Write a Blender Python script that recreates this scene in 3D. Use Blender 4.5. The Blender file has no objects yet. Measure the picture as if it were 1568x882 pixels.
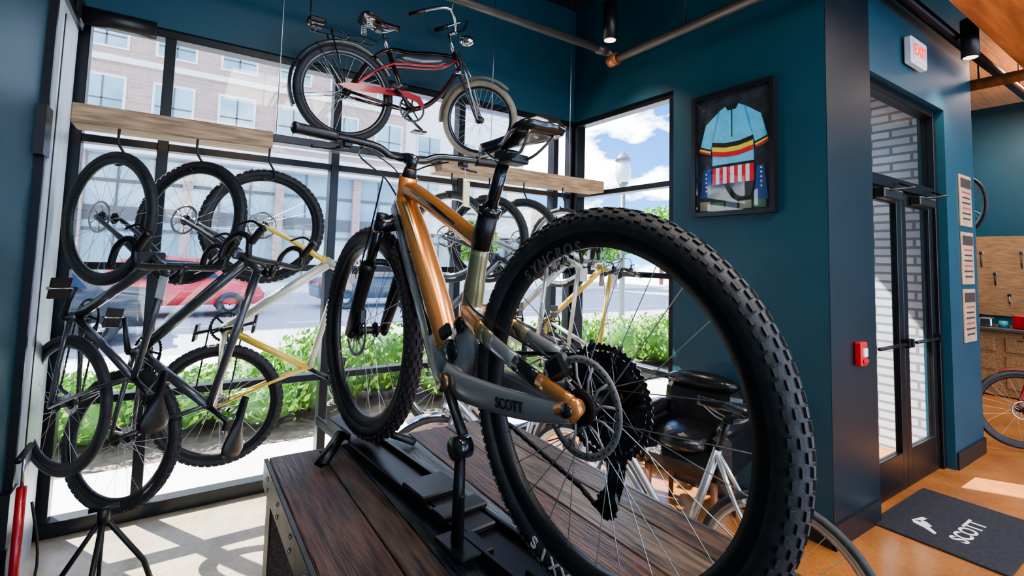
import bpy, math, random
from math import sin, cos, pi, radians, sqrt, atan2
from mathutils import Vector, Matrix
random.seed(7)
V=Vector
# ------------------------------------------------------------------ materials
MATS={}
def mat(name,col,rough=.5,metal=0,var=.0,vscale=8,bump=0,bscale=60,coat=0,emit=None,estr=0,stretch=None,col2=None,spec=.5):
    if name in MATS: return MATS[name]
    m=bpy.data.materials.new(name);m.use_nodes=True;nt=m.node_tree;b=nt.nodes['Principled BSDF']
    b.inputs['Base Color'].default_value=(*col,1);b.inputs['Roughness'].default_value=rough;b.inputs['Metallic'].default_value=metal
    b.inputs['Specular IOR Level'].default_value=spec
    if coat: b.inputs['Coat Weight'].default_value=coat;b.inputs['Coat Roughness'].default_value=.08
    tc=nt.nodes.new('ShaderNodeTexCoord');mp=nt.nodes.new('ShaderNodeMapping');nt.links.new(tc.outputs['Object'],mp.inputs[0])
    if stretch: mp.inputs['Scale'].default_value=stretch
    n=nt.nodes.new('ShaderNodeTexNoise');n.inputs['Scale'].default_value=vscale;n.inputs['Detail'].default_value=6
    nt.links.new(mp.outputs[0],n.inputs['Vector'])
    mx=nt.nodes.new('ShaderNodeMix');mx.data_type='RGBA'
    c2=col2 if col2 else tuple(c*(1-var) for c in col)
    c1=col if col2 else tuple(min(1,c*(1+var)) for c in col)
    mx.inputs[6].default_value=(*c1,1);mx.inputs[7].default_value=(*c2,1)
    rp=nt.nodes.new('ShaderNodeMapRange');rp.inputs[1].default_value=.35;rp.inputs[2].default_value=.65
    nt.links.new(n.outputs['Fac'],rp.inputs[0]);nt.links.new(rp.outputs[0],mx.inputs[0]);nt.links.new(mx.outputs[2],b.inputs['Base Color'])
    if bump:
        n2=nt.nodes.new('ShaderNodeTexNoise');n2.inputs['Scale'].default_value=bscale;n2.inputs['Detail'].default_value=4;nt.links.new(mp.outputs[0],n2.inputs['Vector'])
        bp=nt.nodes.new('ShaderNodeBump');bp.inputs['Strength'].default_value=bump;bp.inputs['Distance'].default_value=.01
        nt.links.new(n2.outputs['Fac'],bp.inputs['Height']);nt.links.new(bp.outputs[0],b.inputs['Normal'])
    if emit: b.inputs['Emission Color'].default_value=(*emit,1);b.inputs['Emission Strength'].default_value=estr
    MATS[name]=m;return m
def glassmat(name,tint=(.97,.99,.995),refl=.5):
    m=bpy.data.materials.new(name);m.use_nodes=True;nt=m.node_tree;nt.nodes.remove(nt.nodes['Principled BSDF'])
    o=nt.nodes['Material Output'];t=nt.nodes.new('ShaderNodeBsdfTransparent');t.inputs[0].default_value=(*tint,1)
    g=nt.nodes.new('ShaderNodeBsdfGlossy');g.inputs['Roughness'].default_value=.02
    fr=nt.nodes.new('ShaderNodeLayerWeight');fr.inputs[0].default_value=.5
    pw=nt.nodes.new('ShaderNodeMath');pw.operation='POWER';pw.inputs[1].default_value=5;nt.links.new(fr.outputs['Facing'],pw.inputs[0])
    mu=nt.nodes.new('ShaderNodeMath');mu.operation='MULTIPLY_ADD';mu.inputs[1].default_value=refl;mu.inputs[2].default_value=.025;nt.links.new(pw.outputs[0],mu.inputs[0])
    mx=nt.nodes.new('ShaderNodeMixShader');nt.links.new(mu.outputs[0],mx.inputs[0]);nt.links.new(t.outputs[0],mx.inputs[1]);nt.links.new(g.outputs[0],mx.inputs[2])
    nt.links.new(mx.outputs[0],o.inputs[0]);MATS[name]=m;return m
def brickmat(name,c1,c2,mortar,scale,bw=.5,bh=.25,axis='XZ'):
    m=bpy.data.materials.new(name);m.use_nodes=True;nt=m.node_tree;b=nt.nodes['Principled BSDF'];b.inputs['Roughness'].default_value=.85
    tc=nt.nodes.new('ShaderNodeTexCoord');sp=nt.nodes.new('ShaderNodeSeparateXYZ');cb=nt.nodes.new('ShaderNodeCombineXYZ')
    nt.links.new(tc.outputs['Object'],sp.inputs[0]);nt.links.new(sp.outputs[0 if axis[0]=='X' else 1],cb.inputs[0]);nt.links.new(sp.outputs[2],cb.inputs[1])
    br=nt.nodes.new('ShaderNodeTexBrick');br.inputs['Color1'].default_value=(*c1,1);br.inputs['Color2'].default_value=(*c2,1);br.inputs['Mortar'].default_value=(*mortar,1)
    br.inputs['Scale'].default_value=scale;br.inputs['Brick Width'].default_value=bw;br.inputs['Row Height'].default_value=bh;br.inputs['Mortar Size'].default_value=.012
    nt.links.new(cb.outputs[0],br.inputs[0]);nt.links.new(br.outputs[0],b.inputs['Base Color'])
    bp=nt.nodes.new('ShaderNodeBump');bp.inputs['Strength'].default_value=.5;bp.inputs['Distance'].default_value=.01;bp.invert=True
    nt.links.new(br.outputs['Fac'],bp.inputs['Height']);nt.links.new(bp.outputs[0],b.inputs['Normal'])
    MATS[name]=m;return m

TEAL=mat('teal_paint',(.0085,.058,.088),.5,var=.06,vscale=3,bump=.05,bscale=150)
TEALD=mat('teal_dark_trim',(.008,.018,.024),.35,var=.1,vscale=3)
BLKF=mat('black_frame_metal',(.010,.011,.013),.35,.3,var=.2)
BLK=mat('black_plastic',(.012,.012,.013),.4,var=.2)
BLKG=mat('black_gloss',(.012,.012,.013),.18,var=.2,coat=.6)
CASS=mat('cassette_dark_steel',(.07,.07,.075),.35,.9,var=.2)
ROT=mat('rotor_grey_steel',(.30,.29,.28),.5,.35,var=.2)
RUB=mat('tire_rubber',(.028,.030,.033),.62,var=.25,vscale=30,bump=.15,bscale=300)
RUBT=mat('tread_rubber_worn',(.045,.041,.041),.72,var=.3,vscale=40)
RUBB=mat('tread_rubber_brown',(.085,.045,.04),.7,var=.3,vscale=40)
TAN=mat('tire_cream',(.26,.22,.16),.7,var=.2,vscale=12)
STEEL=mat('polished_steel',(.55,.56,.57),.25,1,var=.1)
CHROME=mat('chrome',(.7,.7,.71),.15,1)
ALU=mat('silver_spoke',(.55,.56,.58),.3,1)
BRUSH=mat('brushed_steel_panel',(.60,.62,.63),.45,.6,var=.12,vscale=4,stretch=(20,20,.6))
ORG=mat('copper_orange_paint',(.78,.31,.09),.26,.65,var=.03,vscale=3,coat=1)
OLV=mat('olive_gold_paint',(.27,.25,.13),.3,.5,var=.05,coat=.5)
GRYP=mat('warm_grey_paint',(.36,.355,.35),.3,.4,var=.04,coat=.6)
DKG=mat('charcoal_paint',(.075,.08,.088),.3,.4,var=.1,coat=.5)
CREAM=mat('cream_paint',(.60,.60,.50),.3,.2,var=.1,coat=.5)
YEL=mat('yellow_paint',(.72,.50,.08),.3,.1,var=.1,coat=.5)
REDP=mat('red_paint',(.38,.015,.018),.3,.2,var=.1,coat=.5)
MARO=mat('maroon_black_paint',(.045,.010,.012),.25,.3,var=.1,coat=.6)
SILP=mat('silver_paint',(.50,.51,.52),.25,.7,var=.08)
WHT=mat('white_paint',(.8,.8,.78),.4,var=.04)
LEATH=mat('black_leather',(.014,.014,.015),.22,var=.2,bump=.25,bscale=40)
BRL=mat('brown_leather',(.18,.06,.02),.5,var=.3)
GLASS=glassmat('window_glass')
# ------------------------------------------------------------------ mesh builder
class MB:
    def __init__(s): s.v=[];s.f=[];s.m=[];s.mats=[];s.M=Matrix.Identity(4);s.sm=[]
    def mi(s,m):
        if m not in s.mats: s.mats.append(m)
        return s.mats.index(m)
    def add(s,vs,fs,m,smooth=True):
        o=len(s.v);s.v+=[tuple(s.M@V(v)) for v in vs];k=s.mi(m)
        for f in fs: s.f.append(tuple(i+o for i in f));s.m.append(k);s.sm.append(smooth)
    def box(s,c,d,m,R=None,bev=0):
        hx,hy,hz=[x/2 for x in d];c=V(c)
        if bev:
            b=min(bev,hx*.9,hy*.9,hz*.9);vs=[];idx={}
            for sx in(-1,1):
                for sy in(-1,1):
                    for sz in(-1,1):
                        for a in range(3):
                            p=[hx*sx,hy*sy,hz*sz]
                            for j in range(3):
                                if j!=a: p[j]-=b*(sx,sy,sz)[j]
                            idx[(sx,sy,sz,a)]=len(vs);vs.append(V(p))
            fs=[]
            for a in range(3):
                o=[j for j in range(3) if j!=a]
                for sg in(-1,1):
                    q=[]
                    for u,w in((-1,-1),(1,-1),(1,1),(-1,1)):
                        k=[0,0,0];k[a]=sg;k[o[0]]=u;k[o[1]]=w;q.append(idx[(*k,a)])
                    if (sg>0)==(a==1): q=q[::-1]
                    fs.append(q)
            for a in range(3):
                o=[j for j in range(3) if j!=a]
                for u in(-1,1):
                    for w in(-1,1):
                        k0=[0,0,0];k0[a]=-1;k0[o[0]]=u;k0[o[1]]=w;k1=list(k0);k1[a]=1
                        q=[idx[(*k0,o[0])],idx[(*k0,o[1])],idx[(*k1,o[1])],idx[(*k1,o[0])]];fs.append(q)
            for sx in(-1,1):
                for sy in(-1,1):
                    for sz in(-1,1): fs.append([idx[(sx,sy,sz,a)] for a in range(3)])
        else:
            vs=[V((hx*a,hy*b_,hz*c_)) for a in(-1,1) for b_ in(-1,1) for c_ in(-1,1)]
            fs=[(0,1,3,2),(4,6,7,5),(0,4,5,1),(2,3,7,6),(0,2,6,4),(1,5,7,3)]
        if R is not None: vs=[R@v for v in vs]
        s.add([v+c for v in vs],fs,m,False)
    def tube(s,pts,r,m,seg=10,closed=False,up=None,caps=True):
        pts=[V(p) for p in pts];n=len(pts)
        rr=[(r,r)]*n if isinstance(r,(int,float)) else [(x,x) if isinstance(x,(int,float)) else x for x in r]
        vs=[];N=None
        for i in range(n):
            if closed: t=(pts[(i+1)%n]-pts[i-1])
            else: t=pts[min(i+1,n-1)]-pts[max(i-1,0)]
            t=t.normalized()
            if N is None:
                u=V(up) if up is not None else (V((0,0,1)) if abs(t.z)<.9 else V((1,0,0)))
                N=(u-t*u.dot(t)).normalized()
            elif up is not None:
                u=V(up);N=(u-t*u.dot(t)).normalized()
            else: N=(N-t*N.dot(t)).normalized()
            B=t.cross(N)
            for k in range(seg):
                a=2*pi*k/seg;vs.append(pts[i]+N*(rr[i][0]*cos(a))+B*(rr[i][1]*sin(a)))
        fs=[]
        for i in range(n if closed else n-1):
            j=(i+1)%n
            for k in range(seg): fs.append((i*seg+k,i*seg+(k+1)%seg,j*seg+(k+1)%seg,j*seg+k))
        if caps and not closed: fs.append(tuple(range(seg))[::-1]);fs.append(tuple((n-1)*seg+k for k in range(seg)))
        s.add(vs,fs,m)
    def cyl(s,a,b,r,m,seg=16,r2=None): s.tube([a,b],[r,r if r2 is None else r2],m,seg)
    def lathe(s,prof,c,axis,m,seg=48,closedp=True,a0=0,a1=2*pi):
        c=V(c);ax=V(axis).normalized();u=V((0,0,1)) if abs(ax.z)<.9 else V((1,0,0));u=(u-ax*u.dot(ax)).normalized();w=ax.cross(u)
        full=abs(a1-a0-2*pi)<1e-4;n=seg if full else seg+1;vs=[];P=len(prof)
        for i in range(n):
            a=a0+(a1-a0)*i/seg
            for r,h in prof: vs.append(c+(u*cos(a)+w*sin(a))*r+ax*h)
        fs=[]
        for i in range(seg):
            j=(i+1)%n
            for k in range(P if closedp else P-1):
                k2=(k+1)%P;fs.append((i*P+k,j*P+k,j*P+k2,i*P+k2))
        s.add(vs,fs,m)
    def prism(s,poly,y0,y1,m,smooth=False):
        n=len(poly);vs=[(x,y0,z) for x,z in poly]+[(x,y1,z) for x,z in poly]
        fs=[tuple(range(n)),tuple(range(2*n-1,n-1,-1))]+[(i,i+n,(i+1)%n+n,(i+1)%n) for i in range(n)]
        s.add(vs,fs,m,smooth)
    def ell(s,c,r,m,nu=16,nv=10):
        vs=[];fs=[]
        for i in range(nv+1):
            t=pi*i/nv
            for k in range(nu): a=2*pi*k/nu;vs.append((c[0]+r[0]*sin(t)*cos(a),c[1]+r[1]*sin(t)*sin(a),c[2]+r[2]*cos(t)))
        for i in range(nv):
            for k in range(nu): fs.append((i*nu+k,(i+1)*nu+k,(i+1)*nu+(k+1)%nu,i*nu+(k+1)%nu))
        s.add(vs,fs,m)
    def loft(s,secs,m,caps=True):
        n=len(secs[0]);vs=[p for q in secs for p in q];fs=[]
        for i in range(len(secs)-1):
            for k in range(n): fs.append((i*n+k,i*n+(k+1)%n,(i+1)*n+(k+1)%n,(i+1)*n+k))
        if caps: fs.append(tuple(range(n))[::-1]);fs.append(tuple((len(secs)-1)*n+k for k in range(n)))
        s.add(vs,fs,m)
    def obj(s,name,parent=None,origin=None):
        o3=V(origin) if origin is not None else V((0,0,0))
        me=bpy.data.meshes.new(name);me.from_pydata([tuple(V(v)-o3) for v in s.v],[],s.f)
        for m in s.mats: me.materials.append(m)
        me.polygons.foreach_set('material_index',s.m);me.polygons.foreach_set('use_smooth',s.sm);me.update()
        ob=bpy.data.objects.new(name,me);bpy.context.scene.collection.objects.link(ob);ob.location=o3
        if parent: ob.parent=parent
        return ob
def smoothpath(pts,n=6):
    pts=[V(p) for p in pts];out=[]
    for i in range(len(pts)-1):
        p0=pts[max(i-1,0)];p1=pts[i];p2=pts[i+1];p3=pts[min(i+2,len(pts)-1)]
        for k in range(n):
            t=k/n;out.append(.5*((2*p1)+(p2-p0)*t+(2*p0-5*p1+4*p2-p3)*t*t+(3*p1-p0-3*p2+p3)*t**3))
    out.append(pts[-1]);return out
def simple(name,boxes,m=None,bev=0):
    mb=MB()
    for b in boxes:
        lo,hi=V(b[0]),V(b[1]);mb.box((lo+hi)/2,hi-lo,b[2] if len(b)>2 else m,bev=bev)
    c=sum((V(v) for v in mb.v),V())/len(mb.v);return mb.obj(name,origin=c)
# ------------------------------------------------------------------ ROOM
H=4.0; XW=3.09; YG=3.62; XL=-.56; HD=2.89
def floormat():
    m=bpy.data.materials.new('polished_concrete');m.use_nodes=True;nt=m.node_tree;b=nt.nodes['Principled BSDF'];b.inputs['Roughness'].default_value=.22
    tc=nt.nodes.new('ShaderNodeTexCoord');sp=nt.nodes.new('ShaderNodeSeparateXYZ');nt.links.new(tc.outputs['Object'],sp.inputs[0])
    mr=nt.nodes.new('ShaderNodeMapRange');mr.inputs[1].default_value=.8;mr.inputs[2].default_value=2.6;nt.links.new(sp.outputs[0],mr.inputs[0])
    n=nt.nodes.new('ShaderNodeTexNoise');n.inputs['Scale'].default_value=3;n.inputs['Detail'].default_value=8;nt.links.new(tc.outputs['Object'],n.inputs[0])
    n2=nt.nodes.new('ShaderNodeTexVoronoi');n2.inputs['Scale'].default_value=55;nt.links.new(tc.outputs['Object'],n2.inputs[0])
    mx=nt.nodes.new('ShaderNodeMix');mx.data_type='RGBA';mx.inputs[6].default_value=(.50,.43,.32,1);mx.inputs[7].default_value=(.50,.20,.06,1);nt.links.new(mr.outputs[0],mx.inputs[0])  # paler left side: daylight from the windows mixed into the floor colour
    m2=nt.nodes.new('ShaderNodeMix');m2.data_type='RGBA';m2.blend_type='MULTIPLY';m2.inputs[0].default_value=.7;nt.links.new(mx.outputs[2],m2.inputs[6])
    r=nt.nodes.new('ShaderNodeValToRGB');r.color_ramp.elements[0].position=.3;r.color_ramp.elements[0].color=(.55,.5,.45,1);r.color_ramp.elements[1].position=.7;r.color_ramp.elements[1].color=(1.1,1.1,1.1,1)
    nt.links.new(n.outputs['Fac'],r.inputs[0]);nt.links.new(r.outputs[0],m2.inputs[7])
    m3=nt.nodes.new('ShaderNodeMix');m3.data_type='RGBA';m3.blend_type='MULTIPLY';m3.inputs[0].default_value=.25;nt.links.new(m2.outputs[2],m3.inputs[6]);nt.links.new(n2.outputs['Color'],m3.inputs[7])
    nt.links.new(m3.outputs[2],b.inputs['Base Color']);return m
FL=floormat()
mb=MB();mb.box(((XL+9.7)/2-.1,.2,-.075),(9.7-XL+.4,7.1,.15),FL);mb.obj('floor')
simple('ceiling',[((XL-.2,-3.4,H),(5.85,YG+.18,H+.1))],mat('ceiling_dark',(.008,.018,.024),.8))
DECK=mat('ceiling_deck_cream',(.80,.66,.42),.7,var=.15,vscale=3,stretch=(1,14,1))
simple('ceiling_workshop',[((5.85,-3.4,H-.1),(9.8,YG+.18,H+.05))],DECK)
simple('wall_left',[((XL-.15,-3.4,0),(XL,YG+.18,H))],TEAL)
simple('wall_glass_header',[((XL,YG-.02,HD),(XW+.18,YG+.18,H))],TEAL)
simple('wall_jersey',[((XW,1.35,0),(XW+.16,2.43,H)),((XW,2.43,HD),(XW+.16,YG-.02,H))],TEAL)
DX0,DX1=3.70,5.12
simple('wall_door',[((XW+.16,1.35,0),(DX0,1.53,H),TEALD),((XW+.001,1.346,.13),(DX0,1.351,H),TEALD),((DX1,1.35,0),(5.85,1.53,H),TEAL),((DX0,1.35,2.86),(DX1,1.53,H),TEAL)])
simple('wall_divider',[((5.68,1.53,0),(5.85,YG+.18,H))],TEAL)
simple('wall_workshop_back',[((9.5,-3.4,0),(9.7,YG+.18,H))],TEAL)
simple('wall_workshop_side',[((5.85,YG,0),(9.5,YG+.18,H))],TEAL)
BB=mat('baseboard_black',(.012,.013,.014),.4)
simple('baseboard_jersey',[((XW-.015,1.33,0),(XW,2.43,.13))],BB)
simple('baseboard_door_wall',[((XW-.015,1.335,0),(DX0-.02,1.35,.13)),((5.14,1.335,0),(5.85,1.35,.13))],BB)
simple('baseboard_left',[((XL,-3.3,0),(XL+.015,2.9,.12))],BB)
simple('trim_steel_corner',[((XL,2.98,0),(XL+.012,YG-.06,2.75),BRUSH),((XL,2.955,0),(XL+.03,2.98,2.78),BLKF),((XL,2.90,.30),(XL+.035,3.02,.52),BLK),((XL,2.90,1.95),(XL+.035,3.02,2.17),BLK),((XL,2.96,2.75),(XL+.03,YG-.06,2.79),BLKF),((XL+.012,3.04,.05),(XL+.035,3.075,2.7),BRUSH),((XL+.012,3.2,.05),(XL+.018,3.21,2.7),BLKF)])
def window(name,p0,p1,verts,horis,z0,z1,wd=.055,dp=.10,mode='X',const=0):
    mb=MB()
    def b(a0,a1,zl,zh,m=BLKF,d=dp,off=0):
        if mode=='X': mb.box(((a0+a1)/2,const+off,(zl+zh)/2),(a1-a0,d,zh-zl),m,bev=.003 if m is BLKF else 0)
        else: mb.box((const+off,(a0+a1)/2,(zl+zh)/2),(d,a1-a0,zh-zl),m,bev=.003 if m is BLKF else 0)
    b(p0,p1,z0,z0+.08);b(p0,p1,z1-.05,z1)
    for x in verts: b(x-wd/2,x+wd/2,z0+.08,z1-.05)
    for z in horis:
        xs=sorted(verts)
        for a,c in zip(xs[:-1],xs[1:]): b(a+wd/2,c-wd/2,z-.022,z+.022,d=dp*.9)
    b(p0+.03,p1-.03,z0+.05,z1-.03,GLASS,.006)
    return mb.obj(name)
window('window_1',XL+.001,XW+.05,[XL+.028,-.13,.88,1.89,2.90,XW+.02],[.70,1.45,2.17],0,HD-.001,mode='X',const=YG+.05)
window('window_2',2.431,YG-.001,[2.46,YG-.03],[.70,1.45,2.17],0,HD-.001,mode='Y',const=XW+.07)
def doors():
    mb=MB();y=1.45;x0,x1=DX0,DX1
    def b(xa,xb,za,zb,m=BLKF,d=.09,oy=0,bev=.003): mb.box(((xa+xb)/2,y+oy,(za+zb)/2),(xb-xa,d,zb-za),m,bev=bev)
    b(x0+.001,x0+.06,0.002,2.858);b(x1-.06,x1-.001,0.002,2.858);b(x0+.06,x1-.06,2.80,2.858);b(x0+.06,x1-.06,2.13,2.21)
    b(x0+.06,x1-.06,2.21,2.80,GLASS,.006,bev=0)
    xm=(x0+x1)/2
    for a,c in((x0+.065,xm-.004),(xm+.004,x1-.065)):
        b(a,a+.08,.01,2.12,d=.045);b(c-.08,c,.01,2.12,d=.045);b(a+.08,c-.08,.01,.26,d=.045);b(a+.08,c-.08,2.03,2.12,d=.045)
        b(a+.08,c-.08,.26,2.03,GLASS,.006,bev=0)
        mb.cyl((a+.1,y-.06,1.02),(c-.1,y-.06,1.02),.012,BLKF);mb.box((a+.03,y-.035,1.02),(.04,.06,.06),BLKF);mb.box((c-.03,y-.035,1.02),(.04,.06,.06),BLKF)
        mb.box(((a+c)/2,y-.06,2.07),(.32,.07,.07),BLK,bev=.008)
        mb.tube([((a+c)/2-.1,y-.09,2.09),((a+c)/2+.12,y-.17,2.12),((a+c)/2+.2,y-.06,2.17)],.008,BLK,8)
    mb.obj('door_1')
doors()
# ------------------------------------------------------------------ wheel & bicycle parts
def wheel(mb,c,R,w,tire=RUB,knob=None,rim=BLK,spoke=ALU,nsp=28,rimd=.03,seg=64,nk=84,hub=BLK,tread=None):
    c=V(c);Y=V((0,1,0))
    rc=R-w*.95
    prof=[]
    K=14
    for i in range(K+1):
        a=-2.35+4.7*i/K
        prof.append((rc+w*.95*cos(a),w*sin(a)))
    rb=rc+w*.95*cos(2.35);hb=w*sin(2.35)
    mb.lathe(prof+[(rb,hb*.8),(rb,-hb*.8)],c,Y,tire,seg)
    mb.lathe([(rb+.008,hb*.95),(rb+.004,hb*.7),(rb-rimd*.4,hb*.95),(rb-rimd,hb*.45),(rb-rimd,-hb*.45),(rb-rimd*.4,-hb*.95),(rb+.004,-hb*.7),(rb+.008,-hb*.95)],c,Y,rim,seg)
    ri=rb-rimd
    if knob:
        for i in range(nk):
            a=2*pi*i/nk
            rows=[-.30,.30,-1.02,1.02] if i%2==0 else [0,-.62,.62,-1.14,1.14]
            for ph in rows:
                er=V((sin(a),0,cos(a)));n=(er*cos(ph)+Y*sin(ph));t=V((cos(a),0,-sin(a)));b=n.cross(t)
                p=c+er*(rc+w*.95*cos(ph))+Y*(w*sin(ph))+n*(w*.04)
                L=2*pi*R/nk*(.6 if abs(ph)<.8 else .5);W=w*.24 if abs(ph)<.8 else w*.2;hh=w*.16
                Rm=Matrix((t,b,n)).transposed();mb.box(p,(L*1.25,W,hh),knob,R=Rm)
    mb.cyl(c+V((0,-.045,0)),c+V((0,.045,0)),.014,hub,14)
    for s in(-1,1): mb.cyl(c+V((0,s*.026,0)),c+V((0,s*.032,0)),.028,hub,20)
    for i in range(nsp):
        a=2*pi*i/nsp;s=1 if i%2 else -1;d=(1 if (i//2)%2 else -1)*.9
        p=c+V((.026*sin(a+d),s*.03,.026*cos(a+d)));q=c+V((ri*sin(a),s*.004,ri*cos(a)))
        mb.tube([p,q],.0011,spoke,4,caps=False)
def saddle(mb,c,L=.27,W=.14,m=BLK,tilt=0,under=STEEL):
    secs=[];N=12
    for i in range(N+1):
        t=i/N;x=c[0]-L*.5+L*t
        w=W/2*(1 if t<.18 else max(.2,1-((t-.18)/.4)*.78) if t<.58 else .22-.06*(t-.58)/.42)
        if t==0:w*=.75
        if t==1:w*=.5
        z=c[2]+.018*(1-t)**2+.006*t*t+tilt*(t-.5);q=[]
        for k in range(12):
            a=2*pi*k/12;yy=w*cos(a);zz=sin(a)
            zz=zz*.014 if zz>0 else zz*(.022 if t<.6 else .026)
            q.append((x,c[1]+yy,z+zz-(abs(cos(a))**3)*.012))
        secs.append(q)
    mb.loft(secs,m)
    for s in(-1,1):
        mb.tube(smoothpath([(c[0]-L*.42,s*.04,c[2]-.0),(c[0]-L*.2,s*.022,c[2]-.045),(c[0]+L*.12,s*.022,c[2]-.045),(c[0]+L*.4,s*.006,c[2]-.01)]),.004,under,6)
    mb.box((c[0]-.01,0,c[2]-.05),(.05,.06,.022),BLK,bev=.004)
def gear(mb,c,r,n,m,th=.002,inner=None,y=0,side=1):
    inner=inner or r-.012;vs=[];P=4*n
    for yy in(-th/2,th/2):
        for i in range(P):
            a=2*pi*i/P;rr=r+(.004 if i%4 in(0,1) else 0);vs.append((c[0]+rr*sin(a),c[1]+yy,c[2]+rr*cos(a)))
        for i in range(P):
            a=2*pi*i/P;vs.append((c[0]+inner*sin(a),c[1]+yy,c[2]+inner*cos(a)))
    fs=[]
    for i in range(P):
        j=(i+1)%P
        fs+= [(i,j,P+j,P+i),(2*P+i,3*P+i,3*P+j,2*P+j),(i,2*P+i,2*P+j,j),(P+i,P+j,3*P+j,3*P+i)]
    mb.add(vs,fs,m,False)
def rotor(mb,c,r,m=None):
    m=m or ROT
    mb.lathe([(r,-.001),(r,.001),(r-.014,.001),(r-.014,-.001)],c,(0,1,0),m,48)
    c=V(c)
    for i in range(12):
        a=2*pi*i/12
        mb.tube([c+V((.03*sin(a),0,.03*cos(a))),c+V((.055*sin(a+.25),0,.055*cos(a+.25))),c+V(((r-.013)*sin(a+.2),0,(r-.013)*cos(a+.2)))],.0028,m,5)
    for i in range(36):
        a=2*pi*i/36;p=c+V(((r-.007)*sin(a),0,(r-.007)*cos(a)));mb.cyl(p+V((0,-.0014,0)),p+V((0,.0014,0)),.0022,BLK,6)
    mb.lathe([(.034,-.003),(.034,.003),(.015,.003),(.015,-.003)],c,(0,1,0),BLK,20)
def chain(mb,pts,m=BLK,th=.009):
    P=[V(p) for p in pts]
    for a,b in zip(P[:-1],P[1:]):
        L=(b-a).length;n=max(1,int(L/.0127));d=(b-a)/n;t=d.normalized();y=V((0,1,0));up=t.cross(y).normalized();y=up.cross(t)
        Rm=Matrix((t,y,up)).transposed()
        for i in range(n): mb.box(a+d*(i+.5),(.0125,th if i%2 else th*.6,.008),m,R=Rm)
def pedal(mb,c):
    c=V(c);mb.box(c,(.10,.085,.014),BLK,bev=.004);mb.cyl(c-V((0,.05,0)),c+V((0,.05,0)),.008,STEEL,8)
def crank(mb,bb,ang,m=BLK,L=.17,rw=.08,ring=True,rr=.075,ped=True,yo=.075):
    bb=V(bb);mb.cyl(bb-V((0,yo,0)),bb+V((0,yo,0)),.018,m,14)
    for s,a in((1,ang),(-1,ang+pi)):
        e=bb+V((L*sin(a),s*(yo+.012),L*cos(a)));mb.tube([bb+V((0,s*yo,0)),bb+V((L*.5*sin(a),s*(yo+.008),L*.5*cos(a))),e],[(.017,.012),(.013,.009),(.014,.010)],m,10,up=(0,1,0))
        if ped: pedal(mb,e+V((0,s*.06,0)))
    if ring:
        c=bb+V((0,-.05,0));gear(mb,c,rr,34,m,inner=rr-.012)
        for i in range(5):
            a=2*pi*i/5;mb.tube([c,c+V(((rr-.01)*sin(a),0,(rr-.01)*cos(a)))],.006,m,6)
def dropbar(mb,c,m=BLK,w=.21):
    c=V(c)
    for s in(-1,1):
        p=smoothpath([c,c+V((0,s*w*.85,0)),c+V((.03,s*w,0)),c+V((.09,s*w,-.02)),c+V((.10,s*w,-.08)),c+V((.05,s*w,-.13)),c+V((-.03,s*w,-.14))],5)
        mb.tube(p,.0145,m,8)
        mb.tube(smoothpath([c+V((.07,s*w,.0)),c+V((.13,s*w,.03)),c+V((.15,s*w,.05))]),[.018]*12+[.014],m,8)
        mb.tube(smoothpath([c+V((.15,s*w,.03)),c+V((.17,s*w,-.03)),c+V((.14,s*w,-.10))]),.006,m,6)
def flatbar(mb,c,w=.38,m=BLK,rise=.02,sweep=.05,grip=BLK,lever=True):
    c=V(c)
    pts=[c+V((-sweep,-w,rise)),c+V((-.015,-w*.35,rise)),c+V((0,-w*.15,0)),c+V((0,w*.15,0)),c+V((-.015,w*.35,rise)),c+V((-sweep,w,rise))]
    mb.tube(smoothpath(pts,5),.0125,m,10)
    for s in(-1,1):
        a=c+V((-sweep,s*w,rise));b=c+V((-.015,s*w*.35,rise));d=(b-a).normalized()
        mb.tube([a+d*t for t in(0,.004,.012,.12,.128,.13)],[.014,.018,.0165,.0165,.019,.015],grip,12)
        if lever:
            q=a+d*.17;mb.box(q+V((.015,0,-.01)),(.035,.03,.03),BLK,bev=.005)
            mb.tube(smoothpath([q+V((.03,0,-.01)),q+V((.055,s*.02,-.02)),q+V((.06,s*.09,-.025))]),.005,BLK,6)
            mb.tube(smoothpath([q+V((.02,-s*.01,0)),q+V((.10,-s*.08,.01)),q+V((.08,-s*.2,-.06)),V((c.x-.0,s*.02,c.z-.14))]),.0025,BLK,5)
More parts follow.
